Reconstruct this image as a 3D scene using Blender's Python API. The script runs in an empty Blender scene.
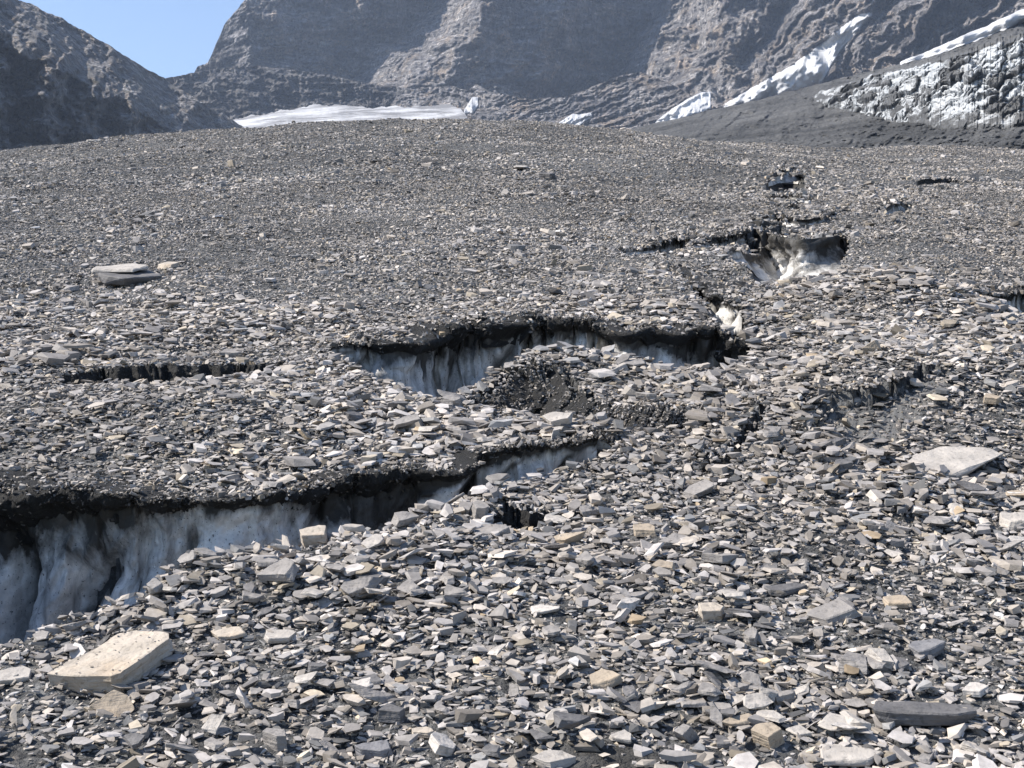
import bpy, bmesh, math, random
import numpy as np
from mathutils import Vector, Matrix, noise as mnoise

rng = np.random.default_rng(11)
random.seed(5)
SC = bpy.context.scene
COL = SC.collection
F = 512.0 / math.tan(math.radians(20.0))      # focal length in pixels, 40 degree lens
CX, CY, EYE = 512.0, 384.0, 1.7
YC = 45.0                                     # distance of the debris crest

# ------------------------------------------------------------------ helpers
def sstep(a, b, x):
    t = np.clip((np.asarray(x, float) - a) / (b - a), 0, 1)
    return t * t * (3 - 2 * t)

_perm = rng.permutation(512).astype(np.int64)
_perm = np.concatenate([_perm, _perm, _perm])
_grad = rng.normal(size=(512, 3)); _grad /= np.linalg.norm(_grad, axis=1)[:, None]
def pn(x, y, z=0.0):
    x, y, z = np.broadcast_arrays(np.asarray(x, float), np.asarray(y, float), np.asarray(z, float))
    xi, yi, zi = np.floor(x).astype(np.int64), np.floor(y).astype(np.int64), np.floor(z).astype(np.int64)
    xf, yf, zf = x - xi, y - yi, z - zi
    u, v, w = [t * t * t * (t * (t * 6 - 15) + 10) for t in (xf, yf, zf)]
    out = 0
    for dx in (0, 1):
        wx = u if dx else 1 - u
        for dy in (0, 1):
            wy = v if dy else 1 - v
            for dz in (0, 1):
                wz = w if dz else 1 - w
                h = _perm[(_perm[(_perm[(xi + dx) & 511] + yi + dy) & 511] + zi + dz) & 511]
                g = _grad[h]
                out = out + wx * wy * wz * (g[..., 0] * (xf - dx) + g[..., 1] * (yf - dy) + g[..., 2] * (zf - dz))
    return out * 1.5
def fbm(x, y, z=0.0, o=4, r=0.5):
    s, a, f = 0, 1.0, 1.0
    for i in range(o):
        s = s + a * pn(x * f + 17.3 * i, y * f + 5.1 * i, z)
        a *= r; f *= 2.03
    return s
def ridged(x, y, z=0.0, o=4, r=0.5):
    s, a, f = 0, 1.0, 1.0
    for i in range(o):
        s = s + a * (1 - 2 * np.abs(pn(x * f + 31.7 * i, y * f + 9.2 * i, z)))
        a *= r; f *= 2.1
    return s

def mesh_obj(name, V, faces, mat, parent=None, smooth=False, attrs=None):
    """V (n,3) array, faces (m,k) array or list of arrays of tris/quads."""
    me = bpy.data.meshes.new(name)
    V = np.asarray(V, np.float32)
    fl = faces if isinstance(faces, list) else [faces]
    me.vertices.add(len(V)); me.vertices.foreach_set('co', V.ravel())
    loops = np.concatenate([f.ravel() for f in fl]).astype(np.int32)
    sizes = np.concatenate([np.full(len(f), f.shape[1]) for f in fl]).astype(np.int32)
    starts = np.concatenate([[0], np.cumsum(sizes)[:-1]]).astype(np.int32)
    me.loops.add(len(loops)); me.loops.foreach_set('vertex_index', loops)
    me.polygons.add(len(sizes)); me.polygons.foreach_set('loop_start', starts)
    me.polygons.foreach_set('loop_total', sizes)
    me.polygons.foreach_set('use_smooth', np.full(len(sizes), smooth, bool))
    me.update(calc_edges=True)
    for k, a in (attrs or {}).items():
        if a.ndim == 2:
            at = me.attributes.new(k, 'FLOAT_COLOR', 'POINT'); at.data.foreach_set('color', np.asarray(a, np.float32).ravel())
        else:
            at = me.attributes.new(k, 'FLOAT', 'POINT'); at.data.foreach_set('value', np.asarray(a, np.float32).ravel())
    me.materials.append(mat)
    o = bpy.data.objects.new(name, me); COL.objects.link(o)
    if parent: o.parent = parent
    return o
def grid_faces(nr, nc):
    i = np.arange(nr * nc).reshape(nr, nc)
    return np.stack([i[:-1, :-1], i[:-1, 1:], i[1:, 1:], i[1:, :-1]], -1).reshape(-1, 4)
def tag(o, label=None, cat=None, group=None, kind=None):
    if label: o['label'] = label
    if cat: o['category'] = cat
    if group: o['group'] = group
    if kind: o['kind'] = kind
    return o
def ray(px, row, d):
    px, row, d = np.broadcast_arrays(np.asarray(px, float), np.asarray(row, float), np.asarray(d, float))
    return np.stack([(px - CX) / F * d, d, EYE + (CY - row) / F * d], -1)

# ------------------------------------------------------------------ materials
class NT:
    def __init__(s, name):
        s.m = bpy.data.materials.new(name); s.m.use_nodes = True
        s.t = s.m.node_tree; s.b = s.t.nodes['Principled BSDF']
        s.geo = s.t.nodes.new('ShaderNodeTexCoord')
    def n(s, typ, ins=None, **kw):
        x = s.t.nodes.new(typ)
        for k, v in kw.items(): setattr(x, k, v)
        for k, v in (ins or {}).items():
            if isinstance(v, bpy.types.NodeSocket): s.t.links.new(v, x.inputs[k])
            else: x.inputs[k].default_value = v
        return x
    def co(s, sc=(1, 1, 1), rot=(0, 0, 0)):
        return s.n('ShaderNodeMapping', {'Vector': s.geo.outputs['Object'], 'Scale': sc, 'Rotation': rot}).outputs[0]
    def noise(s, scale, detail=4, rough=.55, vec=None, dist=0):
        return s.n('ShaderNodeTexNoise', {'Vector': vec or s.geo.outputs['Object'], 'Scale': scale, 'Detail': detail, 'Roughness': rough, 'Distortion': dist}).outputs['Fac']
    def vor(s, scale, vec=None, feature='F1', out='Distance'):
        return s.n('ShaderNodeTexVoronoi', {'Vector': vec or s.geo.outputs['Object'], 'Scale': scale}, feature=feature).outputs[out]
    def ramp(s, fac, stops, interp='LINEAR'):
        r = s.n('ShaderNodeValToRGB', {'Fac': fac}); r.color_ramp.interpolation = interp
        e = r.color_ramp.elements
        while len(e) < len(stops): e.new(0.5)
        for q, (p, c) in zip(e, stops):
            q.position = p; q.color = (c, c, c, 1) if not isinstance(c, tuple) else (*c, 1)
        return r.outputs['Color']
    def mix(s, fac, a, b, mode='MIX'):
        x = s.n('ShaderNodeMix', data_type='RGBA', blend_type=mode)
        for idx, v in ((0, fac), (6, a), (7, b)):
            if isinstance(v, bpy.types.NodeSocket): s.t.links.new(v, x.inputs[idx])
            else: x.inputs[idx].default_value = (*v, 1) if isinstance(v, tuple) else v
        return x.outputs[2]
    def math(s, op, a, b=0.0, clamp=False):
        x = s.n('ShaderNodeMath', {0: a, 1: b}, operation=op, use_clamp=clamp); return x.outputs[0]
    def attr(s, name, out='Fac'):
        return s.n('ShaderNodeAttribute', attribute_name=name).outputs[out]
    def bump(s, h, strength, dist, normal=None):
        ins = {'Height': h, 'Strength': strength, 'Distance': dist}
        if normal: ins['Normal'] = normal
        return s.n('ShaderNodeBump', ins).outputs[0]
    def out(s, color, rough=.8, normal=None, spec=.3):
        for k, v in (('Base Color', color), ('Roughness', rough), ('Normal', normal), ('Specular IOR Level', spec)):
            if v is None: continue
            if isinstance(v, bpy.types.NodeSocket): s.t.links.new(v, s.b.inputs[k])
            else: s.b.inputs[k].default_value = (*v, 1) if isinstance(v, tuple) else v
        return s.m

def mat_gravel():                                # scattered slate: tint is a per-stone attribute
    m = NT('slate_rubble')
    v = m.noise(28, 3, .6)
    c = m.mix(1.0, m.attr('tint', 'Color'), m.ramp(v, [(.25, .72), (.75, 1.2)]), 'MULTIPLY')
    return m.out(c, .58, m.bump(m.noise(90, 3), .35, .004), .2)
def mat_stone(name, a, b, streak=0.35, ochre=0.0):
    m = NT(name)
    a, b = [tuple(q * w for q, w in zip(t, (1.085, 1.0, .93))) for t in (a, b)]
    v = m.noise(7, 6, .65)
    c = m.mix(m.ramp(v, [(.3, 0.0), (.7, 1.0)]), a, b)
    st = m.noise(5, 5, .6, m.co((1.2, 2.0, 11)), .8)
    c = m.mix(streak * .55, c, m.mix(1.0, c, m.ramp(st, [(.35, .55), (.62, 1.12)]), 'MULTIPLY'))
    if ochre:
        oc = m.ramp(m.noise(4, 5, .6), [(.5, 0.0), (.66, ochre)])
        c = m.mix(oc, c, (.30, .20, .10))
    sp = m.ramp(m.noise(60, 2, .5), [(.33, .62), (.42, 1.0)])
    c = m.mix(.7, c, m.mix(1.0, c, sp, 'MULTIPLY'))
    n1 = m.bump(m.noise(14, 6, .65), .5, .02)
    n2 = m.bump(m.noise(9, 4, .6, m.co((1, 1.3, 16))), .4, .012, n1)
    return m.out(c, .7, n2, .3)
def mat_ground():
    m = NT('debris_ground')
    big = m.noise(.35, 4, .55)
    cell = m.n('ShaderNodeTexVoronoi', {'Vector': m.co((1, 1.4, 1)), 'Scale': 34.0}, feature='F1')
    t = m.ramp(m.n('ShaderNodeSeparateColor', {0: cell.outputs['Color']}).outputs[0], [(0, .05), (.55, .12), (1.0, .25)])
    dirt = m.ramp(m.noise(60, 4, .6), [(.3, .022), (.7, .06)])
    c = m.mix(m.ramp(big, [(.35, .35), (.65, .75)]), dirt, t)
    c = m.mix(m.attr('bare'), c, m.mix(m.noise(20, 5, .7), (.020, .019, .018), (.075, .072, .068)))
    h = m.math('ADD', m.math('MULTIPLY', cell.outputs['Distance'], -1.0), m.noise(120, 3, .6))
    return m.out(c, .85, m.bump(h, .8, .02), .2)
def mat_dirt():
    m = NT('wet_dirt')
    c = m.mix(m.noise(24, 5, .7), (.008, .008, .008), (.043, .041, .039))
    c = m.mix(m.ramp(m.vor(55), [(.0, .55), (.2, 0.0)]), c, (.11, .11, .108))
    return m.out(c, .8, m.bump(m.noise(45, 6, .7), 1.0, .03), .3)
def mat_ice(name='dirty_ice', dirt=.0):
    m = NT(name)
    ice = m.mix(m.noise(2.2, 4, .5), (.60, .58, .55), (.86, .83, .79))
    ice = m.mix(m.ramp(m.noise(7, 6, .7), [(.42, 0.0), (.7, .7)]), ice, (.26, .26, .26))
    h = m.attr('h')
    a = m.math('ADD', m.math('SUBTRACT', m.noise(3.2, 6, .65, m.co((1, 1, .55)), .5), h), dirt - .03)
    md = m.ramp(a, [(.10, 0.0), (.24, 1.0)])
    dirtc = m.mix(m.noise(18, 5, .7), (.012, .011, .010), (.070, .064, .056))
    c = m.mix(md, ice, dirtc)
    wisp = m.ramp(m.noise(1.6, 6, .7, m.co((3, 3, .8)), .8), [(.47, 0.0), (.64, .8)])
    c = m.mix(wisp, c, (.11, .105, .10))
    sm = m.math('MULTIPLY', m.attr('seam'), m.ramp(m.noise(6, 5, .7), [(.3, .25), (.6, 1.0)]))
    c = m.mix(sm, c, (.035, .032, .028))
    spk = m.math('GREATER_THAN', m.noise(70, 4, .75), .63)
    c = m.mix(spk, c, (.03, .028, .026))
    n = m.bump(m.noise(9, 5, .6), .45, .04)
    return m.out(c, m.mix(md, (.38,) * 3, (.8,) * 3), n, .4)
def mat_rock(name, ca, cb, cc, S, strata=(0, 0, 1), bump=1.0, veg=0.0):
    """mountain rock; S = size in metres of the main features"""
    m = NT(name)
    f = 1.0 / S
    c = m.mix(m.ramp(m.noise(f * .5, 6, .6, None, .5), [(.38, 0.0), (.62, 1.0)]), ca, cb)
    c = m.mix(m.ramp(m.noise(f * .9, 7, .7, None, .6), [(.50, 0.0), (.64, .85)]), c, cc)
    st = m.noise(f * 1.6, 7, .72, m.co((.35, .35, 3.0), strata), .9)
    c = m.mix(.8, c, m.mix(1.0, c, m.ramp(st, [(.36, .28), (.5, .95), (.64, 1.8)]), 'MULTIPLY'))
    stn = m.noise(f * 2.2, 7, .72, m.co((2.2, 2.2, .4)), .6)
    c = m.mix(.8, c, m.mix(1.0, c, m.ramp(stn, [(.38, .35), (.5, 1.0), (.64, 1.75)]), 'MULTIPLY'))
    fine = m.noise(f * 7, 7, .78)
    c = m.mix(.85, c, m.mix(1.0, c, m.ramp(fine, [(.38, .3), (.5, 1.0), (.62, 1.8)]), 'MULTIPLY'))
    if veg:
        c = m.mix(m.ramp(m.noise(f * 1.6, 6, .7), [(.55, 0.0), (.64, veg)]), c, (.085, .08, .045))
    h = m.math('ADD', m.noise(f * 3.5, 10, .72), m.math('MULTIPLY', m.math('ADD', st, stn), .6))
    cr = m.math('MULTIPLY', m.vor(f * 3.0, m.co((1, 1, .5), (.2, .3, 0)), 'DISTANCE_TO_EDGE'), .8)
    return m.out(c, .9, m.bump(m.math('ADD', h, m.math('MINIMUM', cr, .12)), bump, S * .5), .15)
def mat_moraine():
    m = NT('moraine_gravel')
    c = m.mix(m.ramp(m.noise(.05, 5, .6, None, .4), [(.35, 0.0), (.65, 1.0)]), (.062, .062, .062), (.135, .134, .133))
    g = m.noise(1.2, 5, .8)
    c = m.mix(.8, c, m.mix(1.0, c, m.ramp(g, [(.3, .5), (.52, 1.0), (.66, 2.6)]), 'MULTIPLY'))
    return m.out(c, .9, m.bump(m.math('ADD', m.noise(.9, 7, .75), m.noise(.12, 4)), 1.0, 1.2), .15)
def mat_snow(name='old_snow', dirt=.3, S=8.0, tone=(.50, .505, .52), mp=(.5, 2.2, 2.2)):
    m = NT(name)
    st = m.noise(1 / S, 6, .65, m.co(mp), .6)
    c = m.mix(m.ramp(st, [(.42, 0.0), (.57, dirt)]), tone, (.17, .165, .165))
    c = m.mix(m.ramp(m.noise(2.5 / S, 5, .7), [(.58, 0.0), (.75, dirt)]), c, (.16, .15, .15))
    return m.out(c, .6, m.bump(m.noise(2 / S, 5, .6), .6, S * .12), .3)
def mat_icefall():
    m = NT('icefall_ice')
    ice = m.mix(m.noise(.15, 4, .5), (.34, .37, .40), (.50, .50, .50))
    dd = m.math('ADD', m.noise(.14, 8, .75, m.co((.7, .6, 1.9), (0, .6, 0)), .8), m.attr('h'))
    md = m.ramp(dd, [(.475, 0.0), (.57, 1.0)])
    c = m.mix(md, ice, m.mix(m.noise(.8, 4), (.05, .05, .05), (.125, .124, .122)))
    return m.out(c, .55, m.bump(m.noise(.5, 6, .65), .8, .8), .3)

M_GRAVEL, M_GROUND, M_DIRT = mat_gravel(), mat_ground(), mat_dirt()
M_ICE, M_ICE2 = mat_ice(), mat_ice('dusty_ice', -.02)

# ------------------------------------------------------------------ the debris-covered glacier as a height function
CR_X = [-700, -300, 0, 100, 200, 300, 440, 540, 620, 700, 830, 1024, 1400, 1800]
CR_Y = [190, 176, 156, 144, 133, 125, 119, 124, 132, 142, 150, 152, 150, 150]
KK = 2429.0
def base_row(px, y):
    R = np.interp(px, CR_X, CR_Y)
    w = sstep(12, YC, y)
    yy = np.minimum(y, YC)
    return 128 * (1 - w) + R * w + KK * (1 / yy - 1 / YC)
def base_z(px, y):
    yy = np.minimum(y, YC)
    z = EYE + (CY - base_row(px, yy)) / F * yy
    d = np.maximum(y - YC, 0)
    d1 = np.minimum(d, 40.0)
    return z + .2 * d1 - .006 * d1 ** 2 - .28 * (d - d1)
_ys = np.exp(np.linspace(math.log(1.2), math.log(YC), 3000))
def y_of(px, row):                                # distance of the debris surface met at that bearing and height
    px, row = np.broadcast_arrays(np.asarray(px, float), np.asarray(row, float))
    out = np.empty(px.shape)
    for i in np.ndindex(px.shape):
        rr = base_row(px[i], _ys)
        out[i] = np.interp(row[i], rr[::-1], _ys[::-1])
    return out

# crevasses: far rim and near rim as (bearing, height) pairs on the debris surface
CREV = {}
def crev(key, f, n, **kw):
    f, n = np.array(f, float), np.array(n, float)
    CREV[key] = dict(fx=f[:, 0], fy=f[:, 1], nx=n[:, 0], ny=n[:, 1], x0=max(f[0, 0], n[0, 0]), x1=min(f[-1, 0], n[-1, 0]), **kw)
crev('near', [(-260, 492), (-120, 478), (0, 474), (44, 477), (85, 484), (152, 491), (203, 494), (250, 498), (272, 490), (305, 474), (339, 466), (370, 463), (422, 460), (446, 467), (455, 453), (511, 449), (562, 444), (605, 437), (614, 446)],
     [(-260, 500), (-120, 690), (0, 643), (34, 636), (85, 616), (142, 606), (169, 589), (203, 570), (237, 560), (298, 552), (328, 543), (384, 539), (403, 529), (440, 512), (478, 500), (534, 473), (600, 459), (614, 449)], kind='ice', dmul=1.3)
crev('middle', [(330, 352), (361, 341), (400, 345), (412, 333), (450, 325), (497, 322), (562, 320), (605, 325), (637, 328), (675, 327), (703, 325), (727, 326), (742, 328), (752, 331)],
     [(330, 355), (370, 381), (394, 390), (441, 404), (455, 394), (511, 383), (534, 372), (581, 365), (647, 374), (675, 376), (720, 374), (752, 369)], kind='ice', dmul=1.4, open=True)
crev('mound', [(462, 403), (500, 390), (535, 380), (570, 386), (600, 404), (640, 411), (696, 420), (704, 426)],
     [(462, 408), (501, 415), (562, 426), (605, 431), (661, 436), (696, 431), (704, 428)], kind='dirt', dmul=.95, flare=1.1)
crev('shelf', [(55, 381), (100, 373), (180, 368), (260, 361), (296, 366)], [(55, 384), (100, 385), (180, 383), (260, 376), (296, 368)], kind='dirt', dmul=.8, flare=.5)
crev('hollow', [(484, 518), (505, 508), (530, 507), (553, 514)], [(484, 521), (505, 531), (530, 530), (553, 517)], kind='dirt', dmul=1.2, flare=.3)
crev('pocket', [(814, 442), (830, 433), (880, 431), (935, 419), (946, 424)], [(814, 446), (850, 462), (870, 467), (900, 454), (935, 435), (946, 427)], kind='dusty', dmul=.35, flare=3.5)
crev('bank', [(700, 472), (730, 450), (755, 428), (766, 424)], [(700, 475), (730, 468), (755, 450), (766, 428)], kind='dirt', dmul=1.1, flare=.9)
crev('diag', [(666, 266), (690, 269), (714, 288), (744, 316)], [(666, 272), (690, 298), (714, 322), (744, 330)], kind='ice', dmul=1.5)
crev('slot_a', [(622, 254), (650, 242), (683, 234), (690, 240)], [(622, 256), (650, 255), (683, 251), (690, 244)], kind='ice', dmul=1.3)
crev('slot_b', [(692, 246), (703, 235), (741, 228), (748, 231)], [(692, 248), (703, 250), (732, 244), (748, 235)], kind='ice', dmul=1.3)
crev('bowl', [(726, 250), (745, 232), (761, 224), (780, 225), (798, 236), (812, 243), (826, 236), (840, 230), (848, 238)],
     [(726, 254), (750, 270), (778, 286), (807, 291), (835, 284), (848, 266)], kind='bowl', dmul=1.3, flare=.7)
crev('lip', [(750, 222), (775, 215), (800, 221), (825, 212), (844, 206)], [(750, 224), (775, 221), (800, 228), (825, 219), (844, 209)], kind='ice', dmul=1.2)
crev('far_a', [(766, 180), (785, 170), (806, 177)], [(762, 183), (785, 191), (812, 183)], kind='bowl', dmul=.75, flare=.5)
crev('far_b', [(770, 193), (790, 188), (812, 196)], [(770, 195), (790, 197), (812, 199)], kind='ice', dmul=1.2)
crev('far_c', [(772, 206), (785, 198), (800, 204)], [(772, 208), (785, 207), (800, 208)], kind='dirt', dmul=1.2, flare=.3)
crev('pool', [(866, 213), (880, 204), (905, 201), (914, 204)], [(866, 216), (885, 214), (905, 211), (914, 207)], kind='ice', dmul=1.0, rimless=True)
crev('edge', [(972, 310), (1000, 298), (1040, 292), (1100, 300)], [(972, 313), (1000, 316), (1040, 332), (1100, 318)], kind='ice', dmul=1.3)
crev('crack', [(916, 182), (940, 177), (962, 179)], [(916, 184), (940, 182), (962, 181)], kind='dirt', dmul=1.3, flare=.2)

def crev_span(c, px):
    f = np.interp(px, c['fx'], c['fy']); n = np.interp(px, c['nx'], c['ny'])
    if 'jx' not in c:
        c['jx'] = np.arange(c['x0'], c['x1'] + 1, .5)
        c['j1'] = fbm(c['jx'] / 16.0, c['jx'] * 0, c['x0'] * .013, 4, .6); c['j2'] = fbm(c['jx'] / 13.0, c['jx'] * 0, c['x0'] * .013 + 50, 3)
    am = np.clip(.2 * (n - f), 0, 4.0)
    f = f + am * np.interp(px, c['jx'], c['j1']); n = n + .8 * am * np.interp(px, c['jx'], c['j2'])
    return f, n, (px > c['x0']) & (px < c['x1'])
for c in CREV.values():
    c['tx'] = np.linspace(c['x0'], c['x1'], 160)
    f, n, _ = crev_span(c, c['tx'])
    c['ty'] = y_of(c['tx'], f)
    c['td'] = np.maximum(n - f, .5) / F * c['ty'] * c['dmul'] + .02

BUMPS = [  # bearing, height, lift (m), radius across, radius along (m)
    (572, 374, .10, .45, .42), (520, 384, .05, .3, .4), (890, 310, .25, .6, 1.0), (790, 345, .15, .5, .7),
    (230, 585, .06, .5, .3), (840, 420, .12, .6, .5), (980, 400, .25, 1.0, 1.0),
    (200, 420, .10, .9, .6), (790, 196, -.10, .8, 1.6), (730, 275, -.10, .4, .6), (758, 335, -.18, .4, .6), (900, 260, .2, .8, 1.6), (640, 300, .12, .9, .8), (800, 560, .05, .5, .4), (420, 560, .05, .4, .3), (880, 500, .06, .5, .3)]
BX = []
for px, row, a, rx, ry in BUMPS:
    y = float(y_of(px, row)); BX.append(((px - CX) / F * y, y, a, rx, ry))
def ground(px, y, rough=True):
    """height and bareness of the debris surface"""
    px, y = np.broadcast_arrays(np.asarray(px, float), np.asarray(y, float))
    x = (px - CX) / F * y
    row = base_row(px, y)
    z = base_z(px, y)
    if rough:
        z = z + .05 * fbm(x * .9, y * .9, 3.1, 3) * sstep(2, 6, y) + .018 * fbm(x * 4, y * 4, 1.7, 3) + .16 * fbm(x * .18, y * .18, 8.8, 2) * sstep(9, 24, y)
    for bx, by, a, rx, ry in BX:
        z = z + a * np.exp(-((x - bx) / rx) ** 2 - ((y - by) / ry) ** 2)
    bare = np.zeros(px.shape)
    inn = np.zeros(px.shape)
    for k, c in CREV.items():
        f, n, ok = crev_span(c, px)
        t = (n - row) / np.maximum(n - f, .01)
        dep = np.interp(px, c['tx'], c['td'])
        inside = ok & (t > 0) & (t < 1) & (y < YC)
        z = np.where(inside, z - dep * np.sin(np.clip(t / .5, 0, 1) * math.pi / 2), z)
        if k != 'pocket': inn = np.where(inside, np.maximum(inn, t), inn)
    for (cx, cy, rx, ry, s) in ((620, 765, 75, 26, 1), (200, 735, 75, 30, .7), (30, 755, 50, 18, .6), (735, 545, 60, 26, .55), (820, 560, 70, 20, .45), (300, 720, 50, 25, .3), (690, 725, 35, 30, .5), (700, 455, 20, 14, .8)):
        bare = np.maximum(bare, s * np.exp(-(((px - cx) / rx) ** 2 + ((row - cy) / ry) ** 2)))
    return z, bare, inn

NC, NR = 820, 760
gpx = np.linspace(-420, 1444, NC)
gy = np.concatenate([np.exp(np.linspace(math.log(1.3), math.log(50), NR - 60)), np.linspace(51, 260, 60)])
PX, YY = np.meshgrid(gpx, gy)
GZ, GB, GI = ground(PX, YY)
GV = np.stack([(PX - CX) / F * YY, YY, GZ], -1).reshape(-1, 3)
g = mesh_obj('ground', GV, grid_faces(NR, NC), M_GROUND, smooth=True, attrs={'bare': np.clip(GB + (GI > .25) * .8, 0, 1).ravel()})
tag(g, kind='structure')
# wide terrain below and behind, out to the mountains
def terrain():
    n = 90
    xs = np.linspace(-2600, 2600, n); ys = np.linspace(-700, 3200, n)
    X, Y = np.meshgrid(xs, ys)
    Z = -9 + 6 * fbm(X / 300, Y / 300, 2.2, 3) + np.maximum(Y - 250, 0) * .02
    Z = np.where((np.hypot(X, Y) < 330), -14, Z)
    o = mesh_obj('terrain', np.stack([X, Y, Z], -1).reshape(-1, 3), grid_faces(n, n), mat_moraine(), smooth=True)
    tag(o, kind='structure')
terrain()

# ------------------------------------------------------------------ crevasse walls
WALL_LABEL = {
    'near': ('ice_face', 'long scalloped ice wall of the nearest crevasse, biggest, under a black dirt rim', 'ice face'),
    'middle': ('ice_face', 'ice wall of the second crevasse, with a straight thick black rim, above the rubble mound', 'ice face'),
    'mound': ('dirt_bank', 'dark dirt face of the rubble mound between the two large crevasses', 'dirt bank'),
    'shelf': ('dirt_bank', 'low dark earth scarp on the left above the nearest crevasse', 'dirt bank'),
    'hollow': ('dirt_bank', 'small black hollow beside the upright block at the tip of the nearest crevasse', 'dirt bank'),
    'pocket': ('dirt_bank', 'grey dusty bare pocket in the rubble behind the broad flat slab', 'dirt bank'),
    'bank': ('dirt_bank', 'slanting bare dirt face left of the grey dusty pocket', 'dirt bank'),
    'diag': ('ice_face', 'slanting ice edge running down to the right end of the second crevasse', 'ice face'),
    'slot_a': ('ice_face', 'shallow ice slot at the left end of the small hollows above the crevasses', 'ice face'),
    'slot_b': ('ice_face', 'shallow ice slot just left of the dirty ice bowl', 'ice face'),
    'bowl': ('ice_face', 'dirty ice bowl with a blue shaded hole at its bottom', 'ice face'),
    'lip': ('ice_face', 'thin ice lip directly above the dirty ice bowl', 'ice face'),
    'far_a': ('ice_face', 'small far ice hollow, highest of those below the dark moraine', 'ice face'),
    'far_b': ('ice_face', 'small far ice notch under the highest hollow', 'ice face'),
    'far_c': ('dirt_bank', 'small dark far scarp between ice notch and ice lip', 'dirt bank'),
    'pool': ('ice_face', 'bare pale ice patch without rim on the debris, right of the ice lip', 'ice patch'),
    'edge': ('ice_face', 'ice hollow with dark overhang at the right edge of the debris slope', 'ice face'),
    'crack': ('dirt_bank', 'thin dark crack in the far debris near the moraine', 'dirt bank'),
}
def build_wall(key, c):
    name, lab, cat = WALL_LABEL[key]
    kind = c['kind']
    x0, x1 = c['x0'], c['x1']
    ymid = float(np.mean(c['ty'])); step = 1.0 if ymid < 9 else .7
    px = np.arange(x0, x1 + step, step).clip(x0, x1)
    if c.get('open'): px = np.append(px, [x1 + 1.2, x1 + 2.4])
    f, n, _ = crev_span(c, px)
    y = np.interp(px, c['tx'], c['ty']); dep = np.interp(px, c['tx'], c['td'])
    z, _, _ = ground(px, y * 1.006)
    P = np.stack([(px - CX) / F * y, y], -1)
    # smooth heading of the rim, normal towards the near side
    T = np.gradient(P, axis=0); k = 25
    ker = np.hanning(2 * k + 3)[1:-1]; ker /= ker.sum()
    T = np.stack([np.convolve(np.pad(T[:, i], k, 'edge'), ker, 'valid') for i in (0, 1)], -1)
    T /= np.linalg.norm(T, axis=1)[:, None] + 1e-9
    N = np.stack([T[:, 1], -T[:, 0]], -1)
    s = np.concatenate([[0], np.cumsum(np.linalg.norm(np.diff(P, axis=0), axis=1))])
    M = 70 if ymid < 9 else 34
    h = np.linspace(0, 1, M)[None, :]
    S, D = s[:, None], dep[:, None]
    sc = np.clip(D / .8, .12, 1.3); hh0 = np.zeros((len(px), M))
    fl = c.get('flare', .16)
    u = S / np.maximum(dep.max(), .15)
    if kind in ('ice', 'bowl'):
        off = -.035 * sc + D * (fl * h ** 2.2 * .9 - .12 * np.sin(h * math.pi) ** 1.0)
        sh = u * 2.1 + h * .55
        lob = (np.abs(pn(sh * 1.5, h * .7, 2.0)) * 1.9 - .5)
        off = off + D * .34 * lob * sstep(.15, .6, h) + D * .05 * fbm(sh * 5, h * 4, 5.0, 3) + .012 * fbm(S * 14, h * D * 14, 1.0, 3)
        if kind == 'bowl':
            off = off - .4 * np.exp(-((px[:, None] - 800) / 9.0) ** 2) * sstep(.0, .5, h) + D * .55 * h + D * .06 * fbm(u * 9 + h * 9, h * 4, 3.3, 4, .65)
    else:
        off = D * (fl * h - .05) + D * .10 * fbm(u * 3, h * 2, 4.0, 4) + .014 * fbm(S * 11, h * D * 11, 2.0, 3) - .02 * sc
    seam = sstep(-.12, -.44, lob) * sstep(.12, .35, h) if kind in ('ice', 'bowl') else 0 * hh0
    taper = np.clip(np.minimum(px - x0, 99 if c.get('open') else x1 - px) / 12, .15, 1)[:, None]
    off = off * taper + (.0085 * y + .17 * dep)[:, None] * taper
    Z = z[:, None] - .006 - h * D * 1.12
    V = np.stack([P[:, :1] + N[:, :1] * off, P[:, 1:] + N[:, 1:] * off, Z], -1)
    if kind == 'dusty':                            # a skin of dust lying in the shallow hollow
        yn = y_of(px[::6], n[::6]); yn = np.interp(px, px[::6], yn)
        yy = y[:, None] * .995 - h * (y - yn)[:, None] * .92
        pp = np.broadcast_to(px[:, None], yy.shape)
        V = np.stack([(pp - CX) / F * yy, yy, ground(pp, yy)[0] + .022 * np.sin(h * math.pi) ** .5 - .012 + .012 * fbm(pp / 9, yy * 7, 2.0, 3)], -1)
    nr, nc = V.shape[:2]
    hh = np.broadcast_to(h, (nr, nc)).copy()
    mat = {'ice': M_ICE, 'bowl': M_ICE2, 'dirt': M_DIRT, 'dusty': M_DUST}[kind]
    if key == 'near': hh += (-.22 * np.exp(-((px - 375) / 48) ** 2) + .2 * np.exp(-((px - 215) / 60) ** 2))[:, None]
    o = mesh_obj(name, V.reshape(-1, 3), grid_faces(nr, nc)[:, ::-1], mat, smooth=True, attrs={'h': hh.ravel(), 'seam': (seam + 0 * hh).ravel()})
    if kind != 'ice' or c.get('rimless'): tag(o, lab, cat)
    else:
        e = bpy.data.objects.new('crevasse', None); COL.objects.link(e); k0 = len(px) // 2
        e.location = (float(P[k0, 0]), float(P[k0, 1]), float(z[k0] - dep[k0])); e.empty_display_size = .2
        bpy.context.view_layer.update(); o.parent = e; o.matrix_parent_inverse = Matrix.Translation(-Vector(e.location)); tag(e, lab, 'crevasse')
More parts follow.
